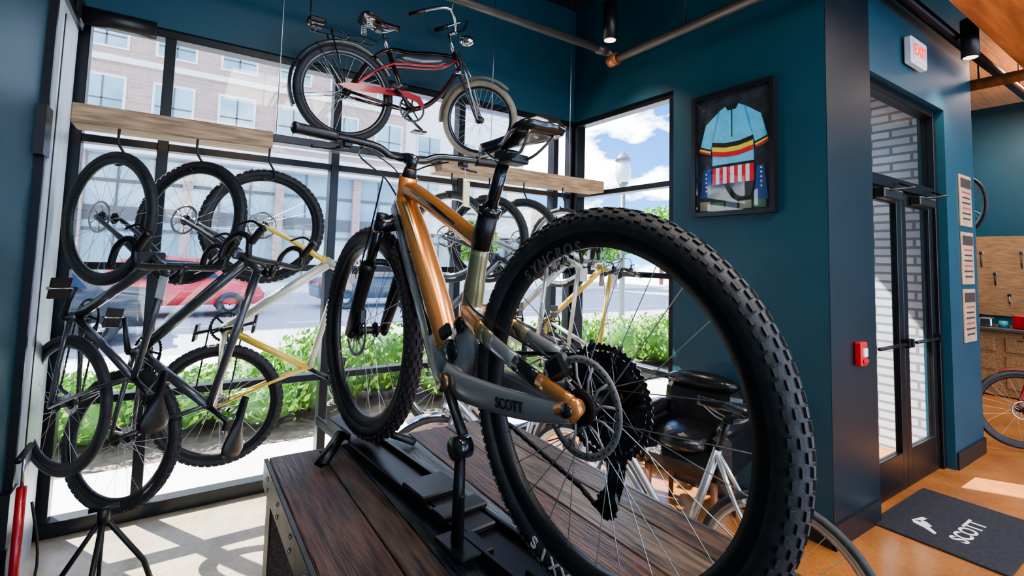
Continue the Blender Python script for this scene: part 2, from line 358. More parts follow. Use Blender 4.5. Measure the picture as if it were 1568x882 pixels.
def bicycle(name,M,R=.34,w=.02,fm=DKG,fm2=None,bar='drop',tire=RUB,rim=BLK,spoke=ALU,wb=1.02,cang=.6,fender=None,rack=False,knob=None,tr=.018,steer=0,sm=BLK,stepthru=False,tag=False):
    fm2=fm2 or fm;mb=MB();mb.M=M
    wheel(mb,(0,0,0),R,w,tire,knob,rim,spoke,nsp=24,seg=44,nk=60)
    BBp=V((.42,0,-.06));HB=V((wb-.13,0,R+.045));HT=HB+V((-.055,0,.14));SC=V((.25,0,.43));
    seg=10
    if stepthru: mb.tube(smoothpath([HT-V((-.02,0,.04)),(.62,0,.22),(.48,0,.05),BBp]),tr*1.1,fm,seg)
    else:
        mb.tube([HB*.25+HT*.75,SC],[tr*1.0,tr*.85],fm,seg)
    mb.tube([HB*.8+HT*.2,BBp],[(tr*1.35,tr*1.1),(tr*1.3,tr*1.2)],fm,seg)
    mb.cyl(HB,HT,tr*1.25,fm,14)
    mb.tube([BBp,SC],tr,fm2,seg);mb.cyl(BBp-V((0,.035,0)),BBp+V((0,.035,0)),.026,fm,14)
    for s in(-1,1):
        mb.tube([BBp+V((-.02,s*.025,0)),(.2,s*.045,-.03),(0,s*.06,0)],[.013,.011,.009],fm,8)
        mb.tube([SC+V((0,s*.01,-.02)),(.16,s*.04,.25),(0,s*.06,0)],[.010,.009,.008],fm2,8)
    sp=SC+(SC-BBp).normalized()*.14;mb.cyl(SC,sp,.0135,BLK,10);saddle(mb,sp+V((.0,0,.05)),m=sm)
    M0=mb.M.copy()
    ax=(HT-HB).normalized()
    if steer: mb.M=M0@Matrix.Translation(HB)@Matrix.Rotation(steer,4,ax)@Matrix.Translation(-HB)
    wheel(mb,(wb,0,0),R,w,tire,knob,rim,spoke,nsp=24,seg=44,nk=60)
    mb.lathe([(.08,-.001),(.08,.001),(.068,.001),(.068,-.001)],(wb,.04,0),(0,1,0),STEEL,28)
    for i in range(5): mb.tube([(wb,.04,0),(wb+.07*sin(i*1.257),.04,.07*cos(i*1.257))],.003,STEEL,5)
    mb.box(HB+V((.005,0,-.012)),(.05,.12,.03),fm2,bev=.01)
    for s in(-1,1): mb.tube(smoothpath([HB+V((0,s*.05,-.01)),(wb-.05,s*.055,.16),(wb,s*.055,0)],5),[(.016,.011)]*5+[(.012,.009)]*6,fm2,8)
    ST=HT+ax*.045;mb.cyl(HT,ST,.017,BLK,12);bc=ST+V((.07,0,.01));mb.tube([ST,bc],.016,BLK,10)
    if bar=='drop': dropbar(mb,bc)
    else: flatbar(mb,bc,w=.31)
    if tag: mb.box(bc+V((-.1,.05,-.03)),(.10,.004,.055),WHT);mb.tube([bc,bc+V((-.06,.05,-.02))],.001,WHT,4)
    if fender:
        mb.lathe([(R+.015,-.025),(R+.022,0),(R+.015,.025)],(wb,0,0),(0,1,0),fender,24,False,a0=-1.9,a1=.4)
        for s in(-1,1): mb.tube([(wb,s*.05,0),(wb-(R+.015)*.94,s*.025,-.12)],.002,STEEL,4)
    mb.M=M0
    if fender:
        mb.lathe([(R+.015,-.025),(R+.022,0),(R+.015,.025)],(0,0,0),(0,1,0),fender,30,False,a0=-2.0,a1=.9)
        for s in(-1,1): mb.tube([(0,s*.05,0),(-(R+.015)*.9,s*.025,-.14)],.002,STEEL,4)
    if rack:
        for s in(-1,1): mb.tube([(.02,s*.05,R+.06),(-.32,s*.06,R+.06)],.006,STEEL,6)
        for x in(-.3,-.2,-.1,0): mb.tube([(x,-.06,R+.06),(x,.06,R+.06)],.005,STEEL,6)
        for s in(-1,1): mb.tube([(-.2,s*.06,R+.06),(0,s*.06,0)],.005,STEEL,6)
    crank(mb,BBp,cang,rr=.085,yo=.06)
    for i,r in enumerate((.05,.043,.036,.028)): gear(mb,(0,-.03-.005*i,0),r,20,STEEL,inner=.012)
    chain(mb,[(.42,-.05,.025),(0,-.04,.045)],th=.006);chain(mb,[(.42,-.05,-.145),(.03,-.045,-.13)],th=.006)
    mb.tube([(0,-.055,-.01),(.02,-.05,-.07),(.03,-.045,-.13)],[.012,.01,.008],BLK,8);mb.lathe([(.02,-.003),(.02,.003),(.004,.003),(.004,-.003)],(.03,-.045,-.13),(0,1,0),BLK,14)
    return mb.obj(name,origin=M@V((.5,0,0)))
def frameM(rear,front,upd):
    x=(V(front)-V(rear)).normalized();u=V(upd);z=(u-x*u.dot(x)).normalized();y=z.cross(x)
    return Matrix.Translation(V(rear))@Matrix((x,y,z)).transposed().to_4x4()
def hung(front,dr,upd,wb=1.04,**k):
    f=V(front);d=V(dr).normalized();bicycle('hanging_bicycle',frameM(f-d*wb,f,upd),wb=wb,R=.335,**k)
hung((-.31,3.14,1.70),(.13,-.12,1),(.60,-.80,0),wb=.93,fm=DKG,bar='drop',w=.02,cang=1.2,tag=True)
hung((.03,3.16,1.705),(.20,.0,1),(.72,-.70,0),wb=1.12,fm=DKG,bar='drop',w=.023,knob=RUB,cang=2.0,tr=.022)
hung((.395,3.24,1.705),(.17,-.03,1),(.98,-.22,0),wb=1.03,fm=CREAM,fm2=YEL,bar='flat',w=.023,knob=RUB,cang=.4,tr=.021,tag=True)
hung((1.60,3.22,1.70),(0,-.04,1),(.6,-.8,0),fm=DKG,bar='flat',w=.024,rim=STEEL)
hung((1.92,3.22,1.70),(0,-.04,1),(.6,-.8,0),fm=SILP,bar='flat',w=.024)
hung((2.24,3.22,1.70),(0,-.04,1),(.5,-.86,0),fm=CREAM,fm2=DKG,bar='drop',w=.022,tag=True)
hung((2.64,3.22,1.66),(.05,-.04,1),(.3,-.95,0),fm=YEL,fm2=SILP,bar='flat',w=.022,rim=STEEL,tag=True)
WB=mat('beam_wood',(.40,.26,.15),.65,var=.35,vscale=5,stretch=(1.2,12,12),bump=.2,bscale=20)
def beam(x0,x1,hooks):
    mb=MB();mb.box(((x0+x1)/2,3.27,2.21),(x1-x0,.20,.10),WB,bev=.006)
    for x in hooks:
        mb.tube(smoothpath([(x,3.2,2.17),(x,3.2,2.09),(x+.03,3.2,2.03),(x+.035,3.2,1.99),(x,3.2,1.975),(x-.03,3.2,2.0)]),.006,BLKF,8)
    mb.obj('wall_shelf_beam')
beam(-.49,.41,[-.30,.04,.40]);beam(1.5,XW-.001,[1.60,1.92,2.24,2.64])
mb=MB();mb.box((.955,3.25,2.232),(1.088,.10,.048),BLKF,bev=.004);mb.obj('wall_shelf_rail')
mb=MB()
for x,y in((.44,3.3),(1.98,3.3),(2.62,3.1)): mb.tube([(x,y,2.25),(x,y,H-.002)],.003,ALU,5)
mb.obj('suspension_wires')
def cruiser():
    mb=MB();mb.M=Matrix.Translation((.82,3.22,2.592));R=.318;wb=1.0
    wheel(mb,(0,0,0),R,.027,RUB,None,CASS,ALU,nsp=32,rimd=.02)
    mb.lathe([(R+.012,-.036),(R+.026,-.02),(R+.03,0),(R+.026,.02),(R+.012,.036)],(0,0,0),(0,1,0),DKG,40,False,a0=-2.0,a1=1.0)
    for s in(-1,1): mb.tube([(0,s*.05,0),(-.33,s*.035,-.08)],.003,STEEL,5);mb.tube([(0,s*.05,0),(-.2,s*.035,.28)],.003,STEEL,5)
    BBp=V((.44,0,-.03));HT=V((.77,0,.47));HB=V((.82,0,.34));SC=V((.27,0,.36))
    mb.cyl(HB,HT,.02,MARO,14);mb.tube([BBp,SC],.016,MARO);mb.cyl(SC,SC+V((-.04,0,.10)),.013,CHROME,10)
    for s in(-1,1): mb.tube(smoothpath([HT+V((0,0,-.03)),(.62,0,.42),(.42,0,.38),SC,(.14,.0,.24),(.05,s*.03,.08),(0,s*.055,0)]),.015,MARO,10)
    for s in(-1,1): mb.tube(smoothpath([HT+V((.01,s*.015,-.06)),(.68,s*.03,.34),(.5,s*.035,.30),(.3,s*.035,.26),(.13,s*.045,.14),(0,s*.055,0)]),.008,REDP,8)
    mb.tube(smoothpath([HB+V((0,0,.03)),(.70,0,.17),(.58,0,.04),BBp]),.018,MARO,12)
    for s in(-1,1): mb.tube([BBp,(.22,s*.04,-.02),(0,s*.055,0)],.011,MARO,8)
    mb.loft([[(x,.022*cos(a)*k,z+h*sin(a)) for a in [2*pi*i/12 for i in range(12)]] for x,z,h,k in((.72,.40,.02,.6),(.66,.385,.035,1),(.52,.35,.04,1),(.40,.335,.03,1),(.33,.325,.012,.5))],DKG)
    cg=[(-.06,.035),(.0,.055),(.2,.070),(.40,.078),(.49,.06),(.525,.01),(.51,-.02),(.47,.02),(.40,.035),(.2,.025),(0,.01)]
    mb.prism(cg,-.066,-.058,REDP)
    crank(mb,BBp,2.2,m=CASS,rr=.09)
    saddle(mb,(.21,0,.53),L=.27,W=.22,m=MARO,tilt=.0)
    for s in(-1,1):
        for k in range(5): mb.lathe([(.018,-.002),(.021,0),(.018,.002)],(.12,s*.06,.455+.012*k),(0,0,1),CHROME,12)
    for s in(-1,1): mb.tube([(.18,s*.045,R+.06),(-.22,s*.05,R+.06),(-.24,0,R+.06)],.006,BLK,6);mb.tube([(-.12,s*.05,R+.06),(0,s*.055,0)],.005,BLK,6)
    for x in(-.2,-.1,0,.1): mb.tube([(x,-.05,R+.06),(x,.05,R+.06)],.005,BLK,6)
    mb.tube([(-.23,0,R+.06),(-.24,0,R+.26)],.004,BLK,5);mb.box((-.24,0,R+.10),(.02,.04,.05),REDP,bev=.006);mb.box((-.2,0,R+.1),(.1,.1,.04),BLK,bev=.01)
    M0=mb.M.copy();ax=(HT-HB).normalized();mb.M=M0@Matrix.Translation(HB)@Matrix.Rotation(-.8,4,ax)@Matrix.Translation(-HB)
    wheel(mb,(wb,0,0),.29,.027,TAN,None,CASS,ALU,nsp=32,rimd=.02)
    mb.lathe([(.302,-.036),(.316,-.02),(.32,0),(.316,.02),(.302,.036)],(wb,0,0),(0,1,0),TAN,36,False,a0=-1.7,a1=.7)
    for s in(-1,1):
        mb.tube(smoothpath([HB+V((0,s*.045,-.01)),(.90,s*.055,.2),(.97,s*.055,.04),(wb,s*.055,0)]),.011,CASS,8)
        mb.tube([HT+V((.02,s*.04,.01)),(.89,s*.06,.32),(wb,s*.06,0)],.007,STEEL,6)
    mb.box(HB+V((0,0,-.01)),(.05,.12,.025),STEEL,bev=.006)
    ST=HT+ax*.14;mb.cyl(HT,ST,.013,CHROME,10);mb.tube([ST,ST+V((.05,0,.01))],.014,CHROME)
    c=ST+V((.05,0,.01))
    for s in(-1,1):
        mb.tube(smoothpath([c,c+V((.03,s*.10,.04)),c+V((.02,s*.20,.12)),c+V((-.08,s*.25,.11)),c+V((-.24,s*.27,.06))],5),.011,CHROME,8)
        mb.tube([c+V((-.14,s*.26,.09)),c+V((-.25,s*.273,.055))],.017,BLK,10)
    mb.ell(HT+V((.09,0,.09)),(.06,.04,.04),CHROME)
    mb.tube([c+V((.02,-.18,.1)),c+V((.04,-.2,.2))],.004,CHROME,5);mb.box(c+V((.04,-.21,.26)),(.02,.08,.14),WHT,R=Matrix.Rotation(.3,3,'X'),bev=.01)
    mb.obj('vintage_cruiser_bicycle')
cruiser()
# ------------------------------------------------------------------ display table
WM=[mat('plank_%s'%n,c,.34,var=.0,vscale=7,stretch=(11,.8,11),col2=c2,bump=.7,bscale=16) for n,c,c2 in(('brown',(.115,.068,.046),(.022,.015,.013)),('red',(.125,.058,.034),(.028,.015,.012)),('bluegrey',(.11,.14,.165),(.03,.028,.028)),('tan',(.17,.115,.08),(.04,.028,.022)))]
def table():
    X0,X1,Y0,Y1,Z=.28,1.22,.15,1.90,.85;mb=MB()
    mb.box(((X0+X1)/2,(Y0+Y1)/2,Z-.065),(X1-X0-.03,Y1-Y0-.03,.05),BLKF)
    ws=[.15,.08,.10,.13,.15,.13,.10];tot=sum(ws);x=X0+.012;sc=(X1-X0-.024)/tot
    for i,wd in enumerate(ws):
        wd*=sc;mb.box((x+wd/2,(Y0+Y1)/2,Z-.02),(wd-.003,Y1-Y0-.024,.04),WM[[1,0,2,2,1,3,0][i]],bev=.003);x+=wd
    FR=mat('table_edge_steel',(.12,.12,.115),.4,.8,var=.3,vscale=12)
    mb.box((X0+.005,(Y0+Y1)/2,Z-.045),(.014,Y1-Y0,.088),FR,bev=.002);mb.box((X1-.005,(Y0+Y1)/2,Z-.045),(.014,Y1-Y0,.088),FR,bev=.002)
    mb.box(((X0+X1)/2,Y0+.005,Z-.045),(X1-X0-.03,.014,.088),FR,bev=.002);mb.box(((X0+X1)/2,Y1-.005,Z-.045),(X1-X0-.03,.014,.088),FR,bev=.002)
    for i in range(9):
        y=Y0+.1+i*(Y1-Y0-.2)/8
        for z in(Z-.03,Z-.065): mb.ell((X0-.003,y,z),(.004,.007,.007),STEEL,8,6)
    for x in(X0+.055,X1-.055):
        for y in(Y0+.06,Y1-.06): mb.box((x,y,(Z-.09)/2),(.09,.09,Z-.09),WM[0],bev=.006)
    for x in(X0+.055,X1-.055): mb.box((x,(Y0+Y1)/2,.25),(.05,Y1-Y0-.21,.06),WM[0],bev=.004)
    mb.obj('display_table')
table()
# ------------------------------------------------------------------ MAIN BIKE
Hd=-.094
MBK=Matrix.Translation((.687,.717,1.276))@Matrix(((sin(Hd),-cos(Hd),0),(cos(Hd),sin(Hd),0),(0,0,1))).to_4x4()
bikeE=bpy.data.objects.new('mountain_bicycle',None);bpy.context.scene.collection.objects.link(bikeE);bikeE.matrix_world=MBK
def part(name,fn):
    mb=MB();fn(mb);o=mb.obj(name);o.parent=bikeE;return o
R=.378;WB_=1.095
def rearw(mb):
    wheel(mb,(0,0,0),R,.0285,RUB,RUBT,BLK,ALU,nsp=28,rimd=.030,seg=96,nk=124,hub=BLK)
    rotor(mb,(0,.043,0),.095)
    for i in range(12):
        r=.109-(.086)*((i/11)**.75);gear(mb,(0,-.022-.0036*i,0),r,max(11,int(r*480)),CASS if i%2 else BLKG,inner=max(.012,r-.010),th=.0018)
    for i in range(10):
        a=2*pi*i/10;mb.tube([(.02*sin(a),-.06,.02*cos(a)),(.06*sin(a+.3),-.036,.06*cos(a+.3)),(.098*sin(a+.45),-.022,.098*cos(a+.45))],.003,CASS,5)
    mb.cyl((0,-.075,0),(0,.075,0),.009,BLKG,12)
def frontw(mb):
    wheel(mb,(WB_,0,0),R,.029,RUB,RUBB,BLK,ALU,nsp=28,rimd=.032,seg=80,nk=110)
    rotor(mb,(WB_,.043,0),.09);mb.cyl((WB_,-.055,0),(WB_,.055,0),.01,BLKG,12)
part('rear_wheel',rearw);part('front_wheel',frontw)
HT=V((.822,0,.535));HB=V((.875,0,.40));BBp=V((.455,0,-.045))
def frame(mb):
    mb.tube([HB+V((.003,0,-.012)),(HB+HT)/2,HT],[.033,.028,.031],ORG,18)
    dtc=[(.862,0,.450),(.78,0,.35),(.66,0,.18),(.565,0,.03),(.50,0,-.045)]
    dt=smoothpath(dtc,5);n=len(dt);off=V((.016,0,-.013))
    mb.tube([p+off*.75 for p in dt],[(.046+.018*min(1,i/7),.031+.0085*min(1,i/8)) for i in range(n)],GRYP,20,up=(0,0,1))
    mb.tube([p-off*.25 for p in dt[:15]],[(.024+.008*min(1,i/6),.0335+.0072*min(1,i/8)) for i in range(15)],BLKG,20,up=(0,0,1))
    mb.tube([p-off*1.0 for p in dt[:17]],[(.028+.007*min(1,i/6)*(1 if i<13 else (17-i)/5),.0345+.0075*min(1,i/8)*(1 if i<13 else .6)) for i in range(17)],ORG,20,up=(0,0,1))
    for t in(.42,.5,.58): p=V((.862,0,.45)).lerp(V((.565,0,.03)),t)+V((-.016,0,.014));mb.cyl(p+V((0,.030,0)),p+V((0,.0435,0)),.0055,BLK,8)
    mb.tube([p-off*2.1+V((0,.020,0)) for p in dt[2:13]],[(.006,.010)]*11,OLV,8,up=(0,0,1))
    tt=smoothpath([(.845,0,.50),(.76,0,.475),(.60,0,.405),(.47,0,.345),(.405,0,.315)],5);n=len(tt)
    mb.tube(tt,[(.030-.008*i/n,.024-.003*i/n) for i in range(n)],ORG,16,up=(0,0,1))
    mb.tube([(.76,0,.480),(.62,0,.420),(.50,0,.366)],[(.007,.0235),(.012,.0245),(.007,.0225)],BLKG,12,up=(0,0,1))
    mb.tube(smoothpath([(.362,0,.405),(.385,0,.36),(.405,0,.30)],4),.024,BLKG,14)
    mb.tube(smoothpath([(.405,0,.30),(.425,0,.20),(.435,0,.14)],4),[.025]*4+[.028]*5,OLV,14)
    mb.tube(smoothpath([(.432,0,.15),(.445,0,.05),(.46,0,-.03)],4),[(.038,.03)]*4+[(.055,.036)]*5,GRYP,16,up=(1,0,0))
    mb.cyl(BBp+V((0,-.046,0)),BBp+V((0,.046,0)),.042,GRYP,22)
    mb.tube([(.62,0,.095),(.55,0,.0),(.48,0,-.06)],[(.050,.0385),(.068,.041),(.052,.038)],GRYP,16,up=(0,0,1))
    mb.ell((.47,.037,.03),(.030,.012,.030),BLKG);mb.ell((.435,.037,.10),(.022,.012,.022),BLKG)
    mb.box((.50,.038,.075),(.05,.018,.035),BLK,R=Matrix.Rotation(.5,3,'Y'),bev=.006)
    for s in(-1,1):
        cs=smoothpath([(.485,s*.040,-.040),(.40,s*.052,-.045),(.22,s*.064,-.036),(.09,s*.070,-.022),(.0,s*.072,-.004)],5);n=len(cs)
        mb.tube(cs,[(.042-.021*min(1,i/(n-2)),.011) for i in range(n)],GRYP,14,up=(0,0,1))
        mb.tube([(.035,s*.071,-.010),(.0,s*.0715,.0),(-.024,s*.072,.012)],[(.018,.012),(.026,.0125),(.013,.011)],ORG,14,up=(0,0,1))
        mb.cyl((0,s*.070,0),(0,s*.088,0),.013,BLKG,14)
        ss=smoothpath([(.430,s*.028,.130),(.36,s*.045,.112),(.25,s*.060,.078),(.12,s*.068,.040),(.0,s*.071,.010)],5)
        for a,b,m_,h in((0,8,ORG,.023),(7,10,OLV,.021),(9,14,GRYP,.0195),(13,17,BLKG,.018),(16,21,ORG,.017)):
            q=ss[a:b];mb.tube(q,[(h,.0105)]*len(q),m_,10,up=(0,0,1))
    mb.tube([(.36,-.045,.112),(.36,.045,.112)],.012,BLKG,10)
    mb.box((.055,.052,.065),(.055,.03,.045),BLK,R=Matrix.Rotation(.6,3,'Y'),bev=.008)
    mb.tube(smoothpath([(.07,.06,.08),(.2,.07,.115),(.35,.055,.15),(.41,.04,.19)]),.003,BLK,6)
part('frame',frame)
def post(mb):
    mb.cyl((.405,0,.30),(.370,0,.395),.0265,BLK,14);mb.cyl((.372,0,.388),(.366,0,.404),.031,BLKG,16)
    mb.cyl((.368,0,.395),(.315,0,.515),.0165,BLKG,16)
    saddle(mb,(.285,0,.565),L=.265,W=.145,m=BLKG,tilt=-.01)
    mb.box((.303,0,.527),(.05,.05,.03),BLK,bev=.006)
part('seatpost_and_saddle',post)
def fork(mb):
    ax=(HT-HB).normalized();C=HB-ax*.02
    mb.loft([[(C.x+dx*cos(a)*.5+.0,yy,C.z+zz+dx*.45*sin(a)) for a in [2*pi*i/12 for i in range(12)]] for yy,dx,zz in((-.085,.045,-.012),(-.06,.062,-.006),(0,.068,.008),(.06,.062,-.006),(.085,.045,-.012))],BLKG)
    for s in(-1,1):
        a=C+V((0,s*.064,0));b_=V((WB_,s*.064,.0));d=(b_-a)
        mb.cyl(a,a+d*.42,.0175,BLKG,14);mb.tube([a+d*.36,a+d*.40,a+d*.75,b_+d.normalized()*.01],[.026,.0245,.023,.018],BLK,14)
        mb.ell(b_,(.022,.015,.026),BLK);mb.cyl(a,a+V((-.01,0,.03)),.019,BLK,12)
    a=C+V((0,-.064,0));d=V((WB_,-.064,0))-a;p=a+d*.42
    mb.tube(smoothpath([p,p+V((.035,.02,.02)),p+V((.05,.064,.03)),p+V((.035,.108,.02)),p+V((0,.128,0))]),.012,BLK,8)
    mb.box((WB_-.055,.052,.06),(.04,.03,.06),BLK,bev=.008)
    mb.tube(smoothpath([(WB_-.06,.06,.09),(.98,.09,.2),(.9,.09,.36),(.80,.1,.52)]),.0028,BLK,6)
part('suspension_fork',fork)
def cockpit(mb):
    ax=(HT-HB).normalized();T=HT+ax*.075
    mb.cyl(HT,HT+ax*.03,.025,BLK,16,.02);mb.cyl(HT+ax*.025,T,.019,BLKG,16)
    bc=T+V((.045,0,-.005));mb.tube([T-ax*.02,bc],[(.022,.02),(.02,.026)],BLKG,12)
    flatbar(mb,bc,w=.38,m=BLKG,rise=.022,sweep=.06)
    for s in(-1,1): mb.tube(smoothpath([bc+V((.0,s*.16,.01)),bc+V((.10,s*.12,.0)),bc+V((.10,s*.03,-.06)),bc+V((.01,s*.02,-.14))]),.003,BLK,6)
    mb.box(bc+V((-.03,-.22,-.10)),(.004,.045,.09),mat('tag_cream',(.7,.62,.42),.6),R=Matrix.Rotation(.5,3,'Z'));mb.tube([bc+V((-.01,-.22,.02)),bc+V((-.03,-.22,-.06))],.001,WHT,4)
part('handlebar',cockpit)
CA=pi+.78
def drive(mb):
    crank(mb,BBp,CA,m=BLK,L=.17,rr=.066,yo=.058,ped=False)
    e=BBp+V((.17*sin(CA),.070,.17*cos(CA)));mb.cyl(e-V((0,.01,0)),e+V((0,.03,0)),.012,STEEL,12)
    mb.tube([BBp+V((0,.058,0)),BBp+V((0,.074,0))],.024,mat('bronze_cap',(.30,.20,.12),.3,.9),16)
    chain(mb,[BBp+V((-.02,-.05,-.066)),(.09,-.052,-.20)],BLK,.008);chain(mb,[BBp+V((0,-.05,.066)),(.02,-.035,.085)],BLK,.008)
    P1=V((-.005,-.055,-.115));P2=V((.02,-.058,-.215))
    for p in(P1,P2): gear(mb,p,.024,12,CASS,inner=.006,th=.004);mb.cyl(p-V((0,.008,0)),p+V((0,.008,0)),.007,STEEL,10)
    for yy in(-.011,.011): mb.tube([P1+V((0,yy,0)),(P1+P2)/2+V((-.01,yy,0)),P2+V((0,yy,0))],[(.018,.0015),(.012,.0015),(.018,.0015)],BLKG,10,up=(1,0,0))
    mb.tube([(.0,-.075,-.02),(.005,-.085,-.06),P1+V((0,-.025,0))],[.016,.02,.018],BLKG,12);mb.box((.01,-.085,-.07),(.05,.03,.055),BLK,R=Matrix.Rotation(.4,3,'Y'),bev=.008)
    chain(mb,[(.09,-.052,-.20),P2+V((.0,0,-.024))],BLK,.008);chain(mb,[P2+V((-.026,0,0)),P1+V((.026,0,0)),(-.0,-.05,-.05)],BLK,.008)
    mb.tube(smoothpath([(.0,-.09,-.06),(-.06,-.09,-.03),(-.03,-.08,.04),(.06,-.075,.02)]),.003,BLK,6)
part('drivetrain',drive)
def text(name,body,size,M,m,parent=None,ext=.0006):
    cu=bpy.data.curves.new(name,'FONT');cu.body=body;cu.size=size;cu.extrude=ext;cu.align_x='CENTER';cu.align_y='CENTER';cu.materials.append(m);cu.offset=size*.02
    o=bpy.data.objects.new(name,cu);bpy.context.scene.collection.objects.link(o)
    if parent: o.parent=parent
    o.matrix_local=M;return o
def basis(o,x,y):
    x=V(x).normalized();y=V(y);y=(y-x*y.dot(x)).normalized();return Matrix.Translation(V(o))@Matrix((x,y,x.cross(y))).transposed().to_4x4()
text('decal','SCOTT',.031,basis((.175,.0785,-.034),(-1,.05,.12),(0,0,1)),BLK,bikeE)
def arctext(body,rad,size,a_c,m,y,wheelx=0,pref='tire_lettering'):
    n=len(body);st=size*.86/rad
    for i,ch in enumerate(body):
        a=a_c+(i-(n-1)/2)*st
        er=V((-sin(a),0,cos(a)));t=V((-cos(a),0,-sin(a)))
        text(pref,ch,size,basis(V((wheelx,y,0))+er*rad,t,er),m,bikeE)
TG=mat('lettering_grey',(.09,.09,.095),.5);TW=mat('lettering_white',(.75,.75,.73),.6)
arctext('SYNCROS',.303,.032,-.40,TG,.0215,pref='rim_lettering')
arctext('MAXXIS',.338,.036,-2.95,TW,.0300)
arctext('MAXXIS',.338,.030,1.2,TG,.0305,WB_)
def stand():
    mb=MB();mb.M=MBK.copy();zb=-.4245
    L0,L1=-.35,1.42
    mb.box(((L0+L1)/2,0,zb+.02),(L1-L0,.10,.016),BLKF,bev=.003)
    for s in(-1,1): mb.box(((L0+L1)/2,s*.055,zb+.028),(L1-L0,.014,.034),BLKF,bev=.003)
    for x in(1.00,-.25):
        for s in(-1,1): mb.tube([(x+.16,s*.05,zb+.055),(x+.02,s*.17,zb+.014)],[(.014,.024),(.014,.024)],BLKF,4,up=(0,0,1))
    for s in(-1,1):
        mb.box((1.18,s*.058,zb+.05),(.22,.008,.05),BLKF,bev=.002);mb.box((.0,s*.058,zb+.05),(.26,.008,.05),BLKF,bev=.002)
    mb.box((.52,0,zb+.035),(.32,.09,.018),BLK,bev=.004);mb.box((.60,.0,zb+.052),(.12,.13,.018),BLKF,bev=.004);mb.box((.46,.0,zb+.050),(.06,.14,.014),BLKF,bev=.004)
    e=BBp+V((.17*sin(CA),.070,.17*cos(CA)));px,py=e.x,e.y+.018
    mb.box((px,.07,zb+.035),(.12,.09,.015),BLKF,bev=.003);mb.box((px,py,zb+.09),(.035,.014,.13),BLKF,bev=.003)
    mb.cyl((px,py-.02,e.z),(px,py+.02,e.z),.026,BLKG,18);mb.tube([(px,py,zb+.05),(px,py,e.z-.01)],[.016,.013],BLKF,10)
    mb.box((px,py+.0085,zb+.075),(.016,.003,.03),WHT)
    mb.obj('bicycle_display_stand')
stand()
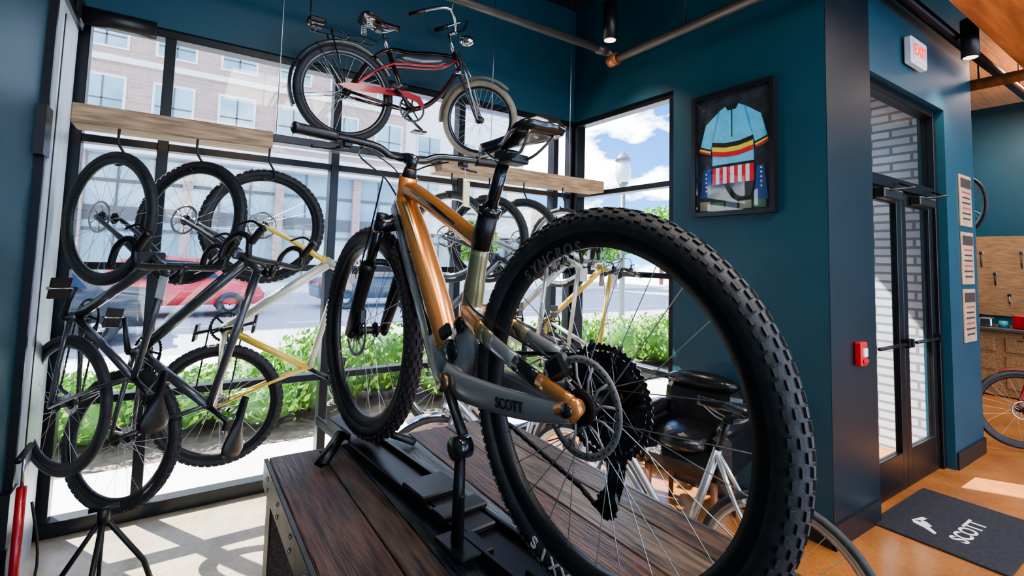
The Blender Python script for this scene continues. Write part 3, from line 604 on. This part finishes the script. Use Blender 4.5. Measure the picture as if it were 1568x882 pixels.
# ------------------------------------------------------------------ framed jersey
def jersey():
    mb=MB();Yc,Zc=1.93,2.32;W,Hh=.60,.87;XX=XW-.003
    def P(u,v,d): return (XX-d,Yc-u,Zc+v)
    def pl(poly,d,m,th=.004):
        n=len(poly);vs=[P(u,v,d) for u,v in poly]+[P(u,v,d-th) for u,v in poly]
        mb.add(vs,[tuple(range(n))[::-1],tuple(range(n,2*n))]+[(i,(i+1)%n,(i+1)%n+n,i+n) for i in range(n)],m,False)
    def bx(u0,u1,v0,v1,d0,d1,m): mb.box((XX-(d0+d1)/2,Yc-(u0+u1)/2,Zc+(v0+v1)/2),(d1-d0,u1-u0,v1-v0),m)
    FB=mat('frame_black_wood',(.012,.012,.014),.35);
    bx(-W/2,-W/2+.03,-Hh/2,Hh/2,0,.05,FB);bx(W/2-.03,W/2,-Hh/2,Hh/2,0,.05,FB);bx(-W/2+.03,W/2-.03,Hh/2-.03,Hh/2,0,.05,FB);bx(-W/2+.03,W/2-.03,-Hh/2,-Hh/2+.03,0,.05,FB)
    bx(-W/2+.03,W/2-.03,-Hh/2+.03,Hh/2-.03,0.001,.012,mat('shadowbox_backing',(.05,.055,.065),.6,col2=(.02,.02,.025),vscale=14))
    CY=mat('jersey_cyan',(.16,.62,.92),.7,var=.08,vscale=20);Bk=mat('stripe_black',(.02,.02,.02),.7);Ye=mat('stripe_yellow',(.95,.70,.06),.7);Re=mat('stripe_red',(.75,.03,.04),.7);Wh=mat('stripe_white',(.85,.85,.85),.7);Nv=mat('navy_cloth',(.03,.07,.25),.7)
    pl([(-.05,.32),(.05,.32),(.09,.30),(.20,.22),(.255,.03),(.17,.0),(.145,.10),(.15,-.08),(-.15,-.08),(-.145,.10),(-.17,.0),(-.255,.03),(-.20,.22),(-.09,.30)],.020,CY,.008)
    pl([(-.05,.325),(.05,.325),(.03,.29),(-.03,.29)],.0225,Bk,.002);pl([(-.003,.29),(.003,.29),(.003,.10),(-.003,.10)],.0225,Bk,.002)
    for s in(-1,1): pl([(s*.09,.30),(s*.10,.295),(s*.148,.10),(s*.143,.10)],.0225,mat('seam_blue',(.08,.4,.65),.7),.002)
    for k,mm in enumerate((Bk,Ye,Re)):
        t=.085-.032*k;pl([(-.15,t),(-.05,t-.02),(.05,t-.02),(.15,t),(.15,t-.032),(.05,t-.052),(-.05,t-.052),(-.15,t-.032)],.0235,mm,.003)
        for s in(-1,1):
            a=V((s*.255,.03));b=V((s*.17,.0));u=V((-s*.012,.035));pl([tuple(a+u*(.35*k)),tuple(b+u*(.35*k)),tuple(b+u*(.35*(k+1))),tuple(a+u*(.35*(k+1)))],.0235,(Re,Ye,Bk)[k],.003)
    for i in range(11):
        u0=-.15+i*.0273;pl([(u0,-.10),(u0+.0273,-.10),(u0+.0273,-.215),(u0,-.215)],.020,Re if i%2==0 else Wh,.006)
    for s in(-1,1): pl([(s*.15,-.215),(s*.01,-.215),(s*.02,-.33),(s*.13,-.31)],.019,mat('grey_cloth',(.06,.06,.07),.7),.004)
    pl([(-.22,-.10),(-.16,-.10),(-.17,-.30),(-.25,-.30)],.017,Nv,.003);pl([(.17,-.12),(.22,-.12),(.245,-.34),(.15,-.34)],.017,Nv,.003)
    for s in(-1,1):
        for k in range(5): pl([(s*.20-.008,-.14-.03*k),(s*.20+.008,-.14-.03*k),(s*.20,-.125-.03*k)],.0175,Wh,.001)
    for i in range(5): pl([(-.25+.1*i,-.33-.01*(i%2)),(-.17+.1*i,-.33-.01*(i%2)),(-.17+.1*i,-.395),(-.25+.1*i,-.395)],.016,mat('ticket_%d'%(i%3),((.3,.28,.2),(.08,.18,.10),(.12,.16,.2))[i%3],.6),.003)
    bx(-W/2+.03,W/2-.03,-Hh/2+.03,Hh/2-.03,.040,.042,GLASS)
    mb.obj('framed_cycling_jersey',origin=(XX,Yc,Zc))
jersey()
mb=MB();RD=mat('alarm_red',(.6,.02,.02),.35);mb.box((3.42,1.325,1.04),(.085,.04,.14),RD,bev=.006);mb.box((3.42,1.302,1.05),(.05,.012,.05),WHT,bev=.003);mb.box((3.42,1.301,1.0),(.06,.014,.02),RD,bev=.003);mb.obj('fire_alarm_pull',origin=(3.42,1.35,1.04))
mb=MB();mb.box((4.42,1.315,3.14),(.30,.05,.20),WHT,bev=.008);mb.box((4.42,1.34,3.14),(.1,.02,.1),WHT)
mb.box((4.42,1.288,3.14),(.26,.006,.16),mat('exit_face',(.8,.75,.72),.4));eo=mb.obj('exit_sign')
text('letters','EXIT',.12,basis((4.42,1.283,3.14),(1,0,0),(0,0,1)),mat('exit_red',(.8,.02,.02),.4,emit=(1,.05,.03),estr=1.5),eo)
PP=mat('poster_kraft',(.45,.30,.19),.6,var=.15);PD=mat('poster_ink',(.05,.03,.02),.6);PC=mat('poster_red',(.4,.06,.04),.6)
for z in(2.15,1.66,1.18):
    mb=MB();mb.box((5.56,1.343,z),(.30,.012,.44),PP,bev=.002);mb.box((5.56,1.336,z+.15),(.26,.004,.08),PD)
    for k in range(6): mb.box((5.56,1.336,z+.07-.045*k),(.22-.03*(k%2),.003,.014),PC if k%3==0 else PD)
    mb.obj('wall_poster',origin=(5.56,1.35,z))
mb=MB();mb.box((4.04,1.06,.006),(.88,.62,.011),mat('doormat_fibre',(.022,.022,.030),.9,var=.3,vscale=60,bump=.4,bscale=200),bev=.004);mm=mb.obj('doormat')
text('letters','SCOTT',.12,basis((3.98,1.0,.0125),(1,0,0),(0,1,0)),TW,mm)
for pts in ([(3.80,1.16),(3.86,1.14),(3.90,1.18),(3.86,1.24),(3.82,1.22)],[(3.86,1.20),(3.95,1.19),(3.95,1.215),(3.87,1.235)],[(3.80,1.16),(3.76,1.10),(3.79,1.10),(3.84,1.15)]):
    q=MB();q.add([(x,y,.0122) for x,y in pts],[tuple(range(len(pts)))],TW,False);q.obj('logo',parent=mm)
# ------------------------------------------------------------------ ceiling stuff
CD=mat('conduit_grey',(.11,.10,.095),.45,.6,var=.1);OB=mat('orange_steel',(.60,.20,.05),.5,.1,var=.3,vscale=3,stretch=(.6,6,6));COP=mat('copper_end',(.5,.18,.08),.4,.5)
mb=MB();mb.tube([(XL+.001,2.92,3.3),(2.78,2.92,3.3)],.03,CD,12);mb.cyl((2.74,2.92,3.3),(2.84,2.92,3.3),.04,CD)
mb.tube([(2.92,2.92,3.24),(2.92,-1,3.24)],.035,mat('conduit_brown',(.15,.12,.10),.45,.5),12);mb.cyl((2.92,2.95,3.24),(2.92,2.86,3.24),.05,COP);mb.tube([(2.84,2.92,3.3),(2.92,2.92,3.29),(2.92,2.92,3.24)],.03,CD,10)
for x in(0.4,1.6): mb.cyl((x,2.92,3.32),(x,2.92,H-.001),.006,BLKF,6)
for y in(.2,2.2): mb.cyl((2.92,y,3.26),(2.92,y,H-.001),.006,BLKF,6)
mb.obj('ceiling_conduit')
def cyllight(x,y,z0,z1):
    mb=MB();mb.cyl((x,y,z0),(x,y,z1),.055,BLK,24);mb.cyl((x,y,z1),(x,y,H-.001),.008,BLK,8);mb.cyl((x,y,z0-.002),(x,y,z0+.003),.045,mat('lamp_lens',(.9,.85,.7),.3,emit=(1,.85,.6),estr=3),20);o=mb.obj('cylinder_pendant_light')
    l=bpy.data.lights.new('lamp','SPOT');l.energy=40;l.spot_size=1.9;l.spot_blend=.6;l.color=(1,.88,.72);l.shadow_soft_size=.05;lo=bpy.data.objects.new('lamp',l);bpy.context.scene.collection.objects.link(lo);lo.parent=o;lo.location=(x,y,z0-.02)
cyllight(2.72,2.75,3.30,3.60);cyllight(4.98,1.14,3.2,3.5);cyllight(1.2,-.3,3.3,3.6);cyllight(.2,.9,3.3,3.6)  # last two hang out of view, added as interior fill light
mb=MB();mb.box((6.0,.86,3.56),(6.6,.34,.02),OB);mb.box((6.0,.86,3.33),(6.6,.34,.02),OB);mb.box((6.0,.86,3.445),(6.6,.03,.21),OB)
for x in(3.6,5,7): mb.cyl((x,.86,3.57),(x,.86,H-.101 if x>5.8 else H-.001),.02,OB,8)
mb.obj('orange_ceiling_beam')
mb=MB();mb.tube([(5.9,1.75,3.24),(5.9,-2,3.24)],.05,OB,14);mb.cyl((5.9,1.62,3.24),(5.9,1.52,3.24),.075,OB);mb.cyl((5.9,1.3,3.26),(5.9,1.3,H-.1),.008,BLKF,6)
mb.obj('orange_sprinkler_pipe')
mb=MB();mb.tube([(3.3,1.24,3.40),(9.4,1.24,3.40)],.04,BLKF,12)
for x in(4,7): mb.cyl((x,1.24,3.42),(x,1.24,H-.101 if x>5.8 else H-.001),.006,BLKF,6)
mb.obj('ceiling_pipe')
mb=MB();mb.cyl((XL+.01,3.52,2.83),(-.2,3.52,2.83),.05,BLK,20);mb.box((XL+.02,3.5,2.84),(.03,.14,.14),BLK,bev=.01);mb.obj('roller_shade')
# ------------------------------------------------------------------ background bikes, chair, workshop
bicycle('city_bicycle',frameM((1.94,1.02,.355),(1.78,2.02,.355),(0,0,1)),R=.335,w=.016,fm=SILP,bar='flat',rim=STEEL,sm=LEATH,stepthru=True)
bicycle('city_bicycle',frameM((2.19,2.52,.355),(1.17,2.50,.355),(0,0,1)),R=.335,w=.018,fm=SILP,fender=CHROME,rack=True,bar='flat',rim=STEEL,sm=LEATH,stepthru=True)
bicycle('red_bicycle',frameM((6.72,.32,.36),(6.17,1.17,.36),(0,0,1)),R=.335,w=.022,fm=REDP,fender=REDP,bar='flat',stepthru=True)
def chair():
    mb=MB();mb.M=Matrix.Translation((2.72,2.0,0))@Matrix.Rotation(radians(-75),4,'Z')
    mb.box((0,0,.38),(.50,.46,.16),LEATH,bev=.06);mb.box((0,.20,.58),(.50,.15,.38),LEATH,R=Matrix.Rotation(-.2,3,'X'),bev=.06)
    for s in(-1,1): mb.box((s*.25,0,.46),(.11,.46,.28),LEATH,bev=.045)
    mb.ell((0,-.02,.48),(.22,.22,.09),LEATH)
    for s in(-1,1): mb.ell((s*.25,0,.60),(.06,.23,.05),LEATH)
    mb.ell((0,.20,.78),(.24,.08,.06),LEATH)
    for x in(-.2,.2):
        for y in(-.17,.17): mb.cyl((x,y,.31),(x,y,0),.022,BRL,10,.015)
    mb.obj('leather_armchair',origin=(2.72,2.0,0))
chair()
mb=MB();c=V((-.20,2.70,.44))
for a in(.4,2.5,4.6): mb.tube([c,c+V((.16*cos(a),.16*sin(a),-.25)),V((c.x+.22*cos(a),c.y+.22*sin(a),.012))],[.010,.011,.012],BLK,8)
mb.cyl(c-V((0,0,.03)),c+V((0,0,.03)),.022,BLK,14);mb.tube([c+V((-.05,0,.03)),c+V((.05,0,.035))],.010,BLK,8);mb.tube([c+V((0,0,-.02)),c+V((0,0,-.3))],.008,BLK,8)
mb.obj('tripod_stand')
mb=MB();c=V((-.455,2.68,0));mb.box(c+V((0,0,.012)),(.10,.22,.022),BLK,bev=.005);mb.cyl(c+V((0,0,.02)),c+V((0,0,.62)),.016,REDP,18);mb.cyl(c+V((0,0,.62)),c+V((0,0,.74)),.006,STEEL,8);mb.tube([c+V((0,-.09,.75)),c+V((0,.09,.75))],.012,BLK,10)
mb.tube(smoothpath([c+V((.02,0,.05)),c+V((.06,.03,.3)),c+V((.03,.02,.55))]),.005,BLK,6);mb.obj('floor_pump')
def shop():
    mb=MB();CW=mat('counter_wood',(.26,.15,.07),.5,var=.25,stretch=(1,6,6));DK=mat('counter_dark',(.06,.055,.05),.5)
    mb.box((8.9,1.9,.41),(.6,2.9,.80),CW,bev=.01);mb.box((8.88,1.9,.83),(.7,3.0,.04),DK,bev=.005)
    for k in range(4):
        for z in(.2,.42,.65): mb.box((8.592,.75+.7*k,z),(.012,.6,.18),CW,bev=.003);mb.box((8.58,.75+.7*k,z+.05),(.02,.15,.015),STEEL)
    mb.obj('workshop_counter')
    mb=MB();PB=mat('pegboard_wood',(.28,.15,.07),.6,var=.25,stretch=(1,1,8));mb.box((9.485,2.0,1.50),(.025,2.9,1.1),PB)
    for i in range(20):
        y=.65+i*.135;z=1.12+.5*((i*7)%3)/2;L=.10+.04*(i%3);mm_=(STEEL,BLK,DK)[i%3];mb.tube([(9.46,y,z),(9.46,y,z+L)],.009,mm_,6);mb.box((9.462,y,z+L+.02),(.014,.04,.03),STEEL if i%3 else BLK,bev=.003)
    for y,z in((.9,1.6),(1.5,1.65),(2.7,1.6)): mb.lathe([(.16,-.006),(.165,0),(.16,.006),(.15,0)],(9.455,y,z),(1,0,0),BLK,28)
    mb.obj('tool_pegboard')
    mb=MB()
    for i in range(18):
        y=.55+.155*i;h=.08+.09*((i*5)%4)/3;mm_=[BLK,WHT,REDP,mat('teal_bin',(.05,.3,.32),.5),STEEL][i%5]
        if i%2: mb.box((8.75,y,.851+h/2),(.16,.12,h),mm_,bev=.012)
        else: mb.cyl((8.75,y,.851),(8.75,y,.851+h),.05,mm_,14,.042)
    mb.obj('workshop_supplies')
shop()
mb=MB();mb.M=Matrix.Translation((6.6,1.62,2.22))@Matrix.Rotation(.9,4,'Z');wheel(mb,(0,0,0),.30,.016,RUB,None,WHT,ALU,seg=40);mb.M=Matrix.Identity(4)
mb.tube(smoothpath([(6.6,1.62,2.52),(6.6,1.62,2.63),(6.58,1.62,2.66)]),.008,BLKF,6);mb.cyl((6.6,1.62,2.62),(6.6,1.62,H-.1),.004,BLKF,6);mb.obj('hanging_wheel')
# ------------------------------------------------------------------ EXTERIOR
GR0=-.12
PAT=mat('patio_concrete',(.74,.72,.69),.8,var=.08,vscale=2);ASP=mat('asphalt',(.34,.35,.37),.85,var=.1,vscale=4);GRASS=mat('soil_mulch',(.16,.12,.08),.95,var=.3,vscale=12)
mb=MB()
def slab(x0,x1,y0,y1,m,z=GR0,t=.3): mb.box(((x0+x1)/2,(y0+y1)/2,z-t/2),(x1-x0,y1-y0,t),m)
slab(-60,80,3.83,4.85,PAT);slab(-60,80,4.85,6.7,GRASS,GR0-.02);slab(-60,80,6.7,9.6,PAT);slab(-60,80,9.6,24,ASP,GR0-.12);slab(-60,80,24,60,PAT)
slab(3.27,5.55,1.56,3.83,PAT);slab(9.9,80,-10,3.83,PAT)
for y in(13.9,19.2):
    for i in range(-12,20): mb.box((i*3.2,y,GR0-.117),(1.6,.12,.006),WHT)
mb.obj('street_ground')
simple('wall_exterior_brick',[((5.2,1.54,GR0),(5.67,3.75,3.9))],brickmat('painted_brick',(.56,.60,.65),(.46,.50,.56),(.20,.22,.26),1,.30,.075,'YZ'))
LF=[mat('leaf_%d'%i,c,.55,var=.2) for i,c in enumerate(((.20,.42,.04),(.36,.58,.07),(.09,.22,.03)))]
def foliage(mb,fn,n,sz):
    for i in range(n):
        p=V(fn());a=V((random.gauss(0,1),random.gauss(0,1),random.gauss(0,1))).normalized();b_=a.orthogonal().normalized();c=a.cross(b_);s=sz*random.uniform(.6,1.3)
        mb.add([p-b_*s*.5,p+c*s*.28,p+b_*s*.5,p-c*s*.28],[(0,1,2,3)],LF[0 if random.random()<.45 else (1 if random.random()<.6 else 2)],False)
def hedge(x0,x1,y0,y1,h,n):
    mb=MB();x=x0;cl=[]
    while x<x1:
        for k in range(2): cl.append((x+random.uniform(0,.4),random.uniform(y0+.3,y1-.3),random.uniform(.35,.55),h*random.uniform(.75,1.1)))
        x+=.45
    for c in cl:
        mb.tube([(c[0],c[1],GR0-.02),(c[0]+.05,c[1],GR0+c[3]*.6)],[.012,.006],BRL,5)
        mb.ell((c[0],c[1],GR0+c[3]*.45),(c[2]*.75,c[2]*.75,c[3]*.42),LF[2],10,7)
    def fn():
        c=random.choice(cl);t=random.uniform(0,2*pi);ph=math.acos(random.uniform(-.4,1));r=random.uniform(.75,1.1)
        return (c[0]+c[2]*r*sin(ph)*cos(t),c[1]+c[2]*r*sin(ph)*sin(t),GR0+c[3]*.45+c[3]*.55*r*cos(ph))
    foliage(mb,fn,n,.075);mb.obj('shrub_hedge',origin=((x0+x1)/2,(y0+y1)/2,GR0))
hedge(-6,1.0,5.1,6.4,.58,13000);hedge(1.0,9,5.1,6.4,.80,15000)
def tree(x,y,h,r,name='tree'):
    mb=MB();z=GR0-.05;mb.tube(smoothpath([(x,y,z),(x+.1,y,z+h*.4),(x,y,z+h*.75)]),[.16]*6+[.1]*7,BRL,10)
    for a in range(6): mb.tube([(x+.05,y,z+h*.45),(x+r*.6*cos(a),y+r*.6*sin(a),z+h*.75)],[.06,.02],BRL,6)
    def fn():
        t=random.uniform(0,2*pi);ph=math.acos(random.uniform(-1,1));q=r*random.uniform(.55,1)
        return (x+q*sin(ph)*cos(t),y+q*sin(ph)*sin(t),z+h*.75+q*.8*cos(ph))
    foliage(mb,fn,5000,.32);mb.obj(name,origin=(x,y,z))
tree(24,24.8,4.6,2.3);tree(31,25.5,5.4,2.6);tree(14,25,3.6,1.5);tree(38,20,6,3)
mb=MB();x,y=8.6,8.2;PG=mat('post_grey_green',(.12,.15,.145),.45,.4)
mb.cyl((x,y,GR0-.02),(x,y,GR0+.35),.13,PG,16,.09);mb.tube([(x,y,GR0+.3),(x,y,3.3)],[.07,.055],PG,14);mb.cyl((x,y,3.3),(x,y,3.42),.05,PG,14,.13)
mb.tube([(x,y,3.42),(x,y,3.6),(x,y,3.95)],[.13,.19,.15],mat('lamp_globe',(.50,.54,.56),.3),16);mb.tube([(x,y,3.95),(x,y,4.02),(x,y,4.2)],[.20,.16,.02],PG,16)
mb.obj('street_lamp')
def car(x,y,m,flip=1,name='parked_car'):
    mb=MB();mb.M=Matrix.Translation((x,y,GR0-.12))@Matrix.Rotation(0 if flip>0 else pi,4,'Z')
    prof=[(-2.2,.35),(-2.25,.75),(-2.1,.95),(-1.5,1.02),(-1.05,1.50),(-.3,1.62),(.75,1.55),(1.35,1.08),(2.05,.92),(2.25,.65),(2.22,.35)]
    secs=[]
    for yy,k,dz in((-.90,.97,0),(-.80,1,0),(-.55,1,.02),(.55,1,.02),(.80,1,0),(.90,.97,0)):
        secs.append([(px*k,yy*(1 if pz<1.05 else .82),pz+(dz if pz>1 else 0)) for px,pz in prof])
    mb.loft(secs,m)
    GW=mat('car_window',(.02,.025,.03),.08,coat=.5)
    for s in(-1,1):
        mb.add([(-1.25,s*.915,1.06),(1.15,s*.915,1.06),(.7,s*.80,1.48),(-.3,s*.80,1.55),(-.95,s*.80,1.44)],[(0,1,2,3,4)],GW,False)
        for wx in(-1.4,1.4):
            mb.lathe([(.34,-.1),(.34,.1),(.2,.11),(.2,-.11)],(wx,s*.82,.34),(0,1,0),RUB,24);mb.lathe([(.2,-.02),(.2,.02),(.02,.06),(.02,-.02)],(wx,s*.86,.34),(0,1,0),STEEL,12)
    for s in(-1,1): mb.box((-2.22,s*.65,.82),(.1,.4,.14),REDP,bev=.02);mb.box((2.2,s*.65,.72),(.1,.4,.14),WHT,bev=.02)
    mb.obj(name)
car(-2.6,12.5,mat('car_black',(.03,.032,.035),.25,.0,coat=.3),-1);car(-9,17,mat('car_silver',(.5,.52,.54),.3,.3,coat=.5),-1);car(-.2,16.5,mat('car_red',(.60,.03,.03),.3,.0,coat=.5));car(6.0,17.5,mat('car_charcoal',(.06,.065,.07),.3,.1,coat=.3))
BRK=brickmat('facade_brick',(.48,.33,.26),(.40,.27,.21),(.48,.43,.38),1,.6,.2,'XZ')
CON=mat('facade_concrete',(.74,.72,.68),.7,var=.05,vscale=1);WG=mat('facade_glass',(.28,.42,.44),.12,.0,var=.2,vscale=.6,spec=.8);DKM=mat('facade_dark_metal',(.11,.105,.10),.5)
def building(name,x0,x1,y,h,wallm,sp=3.0,wh=1.6,ww=1.7,base=7.2):
    mb=MB();g=GR0
    mb.box(((x0+x1)/2,y+5,g+h/2),(x1-x0,10,h),wallm)
    z=base+1.2
    while z<h-2:
        x=x0+1.2
        while x<x1-1.5:
            mb.box((x+ww/2,y-.02,z+wh/2),(ww+.25,.12,wh+.25),CON);mb.box((x+ww/2,y-.06,z+wh/2),(ww,.12,wh),WG);mb.box((x+ww/2,y-.13,z+wh/2),(.07,.05,wh),DKM);mb.box((x+ww/2,y-.13,z+wh*.3),(ww,.05,.06),DKM)
            x+=sp
        mb.box(((x0+x1)/2,y-.05,z-.65),(x1-x0,.2,.3),CON);z+=3.2
    mb.box(((x0+x1)/2,y-.4,g+base-.45),(x1-x0,1.4,.9),CON)
    mb.box(((x0+x1)/2,y-.05,g+base/2-.4),(x1-x0-.4,.2,base-.8),WG)
    x=x0
    while x<=x1+.01:
        mb.box((x,y-.3,g+base/2-.3),(.45,.5,base-.6),BRK if wallm is BRK else DKM);x+=sp*1.5
    x=x0
    while x<=x1: mb.box((x,y-.18,g+base/2-.4),(.09,.09,base-.8),DKM);x+=sp*.5
    for zz in(2.6,3.4,5.0): mb.box(((x0+x1)/2,y-.18,g+zz),(x1-x0,.12,.16 if zz!=3.4 else .7),DKM)
    mb.obj(name)
building('brick_building',-26,12,31,24,BRK,ww=1.6,wh=1.6,sp=2.9)
building('office_building',12.5,23,33,13,CON,base=4.2)
building('distant_building',42,60,58,9,BRK,base=4)
# ------------------------------------------------------------------ world, sun
w=bpy.data.worlds.new('World');bpy.context.scene.world=w;w.use_nodes=True;nt=w.node_tree;bg=nt.nodes['Background']
tc=nt.nodes.new('ShaderNodeTexCoord');mp=nt.nodes.new('ShaderNodeMapping');mp.inputs['Scale'].default_value=(1,1,2.0);mp.inputs['Location'].default_value=(.35,.1,.0);nt.links.new(tc.outputs['Generated'],mp.inputs[0])
n=nt.nodes.new('ShaderNodeTexNoise');n.inputs['Scale'].default_value=4.2;n.inputs['Detail'].default_value=9;n.inputs['Roughness'].default_value=.52;nt.links.new(mp.outputs[0],n.inputs[0])
rp=nt.nodes.new('ShaderNodeValToRGB');rp.color_ramp.elements[0].position=.52;rp.color_ramp.elements[1].position=.57;nt.links.new(n.outputs['Fac'],rp.inputs[0])
sp=nt.nodes.new('ShaderNodeSeparateXYZ');nt.links.new(tc.outputs['Generated'],sp.inputs[0])
gr=nt.nodes.new('ShaderNodeValToRGB');gr.color_ramp.elements[0].position=0;gr.color_ramp.elements[0].color=(.10,.30,.62,1);gr.color_ramp.elements[1].position=.35;gr.color_ramp.elements[1].color=(.022,.14,.50,1);nt.links.new(sp.outputs[2],gr.inputs[0])
mx=nt.nodes.new('ShaderNodeMix');mx.data_type='RGBA';nt.links.new(rp.outputs[0],mx.inputs[0]);nt.links.new(gr.outputs[0],mx.inputs[6]);mx.inputs[7].default_value=(1.6,1.6,1.62,1)
nt.links.new(mx.outputs[2],bg.inputs[0]);bg.inputs[1].default_value=5.2
s=bpy.data.lights.new('sun','SUN');s.energy=27;s.angle=.009;s.color=(1,.95,.88);so=bpy.data.objects.new('sun',s);bpy.context.scene.collection.objects.link(so)
so.rotation_euler=V((.42,-.72,-.95)).to_track_quat('-Z','Y').to_euler()
for nm,loc,sz,e in(('interior_fill_light',(1.2,-.6,3.9),1.6,120),('interior_fill_light',(4.2,-.6,3.9),1.4,110),('interior_fill_light',(7.8,1.2,3.8),1.2,160)):  # bare area lights without fixtures, added to fill the interior
    l=bpy.data.lights.new(nm,'AREA');l.size=sz;l.energy=e;l.color=(1,.93,.84);o=bpy.data.objects.new(nm,l);o.location=loc;bpy.context.scene.collection.objects.link(o)
# ------------------------------------------------------------------ camera
f,pitch,roll,yaw,Py=755.8818,.0710,.0269,.5881,342.8882
F=V((sin(yaw),cos(yaw),0));Rr=V((cos(yaw),-sin(yaw),0));Z=V((0,0,1))
f1=cos(pitch)*F+sin(pitch)*Z;u0=-sin(pitch)*F+cos(pitch)*Z
r1=cos(roll)*Rr+sin(roll)*u0;u1=-sin(roll)*Rr+cos(roll)*u0
cd=bpy.data.cameras.new('camera');cd.sensor_width=36;cd.lens=36*f/1568;cd.shift_y=-(441-Py)/1568;cd.clip_start=.02;cd.clip_end=300
co=bpy.data.objects.new('camera',cd);bpy.context.scene.collection.objects.link(co)
co.matrix_world=Matrix.Translation((0,0,1.55))@Matrix((r1,u1,-f1)).transposed().to_4x4()
bpy.context.scene.camera=co
vs=bpy.context.scene.view_settings
try: vs.view_transform='AgX';vs.look='AgX - Medium High Contrast'
except Exception: pass
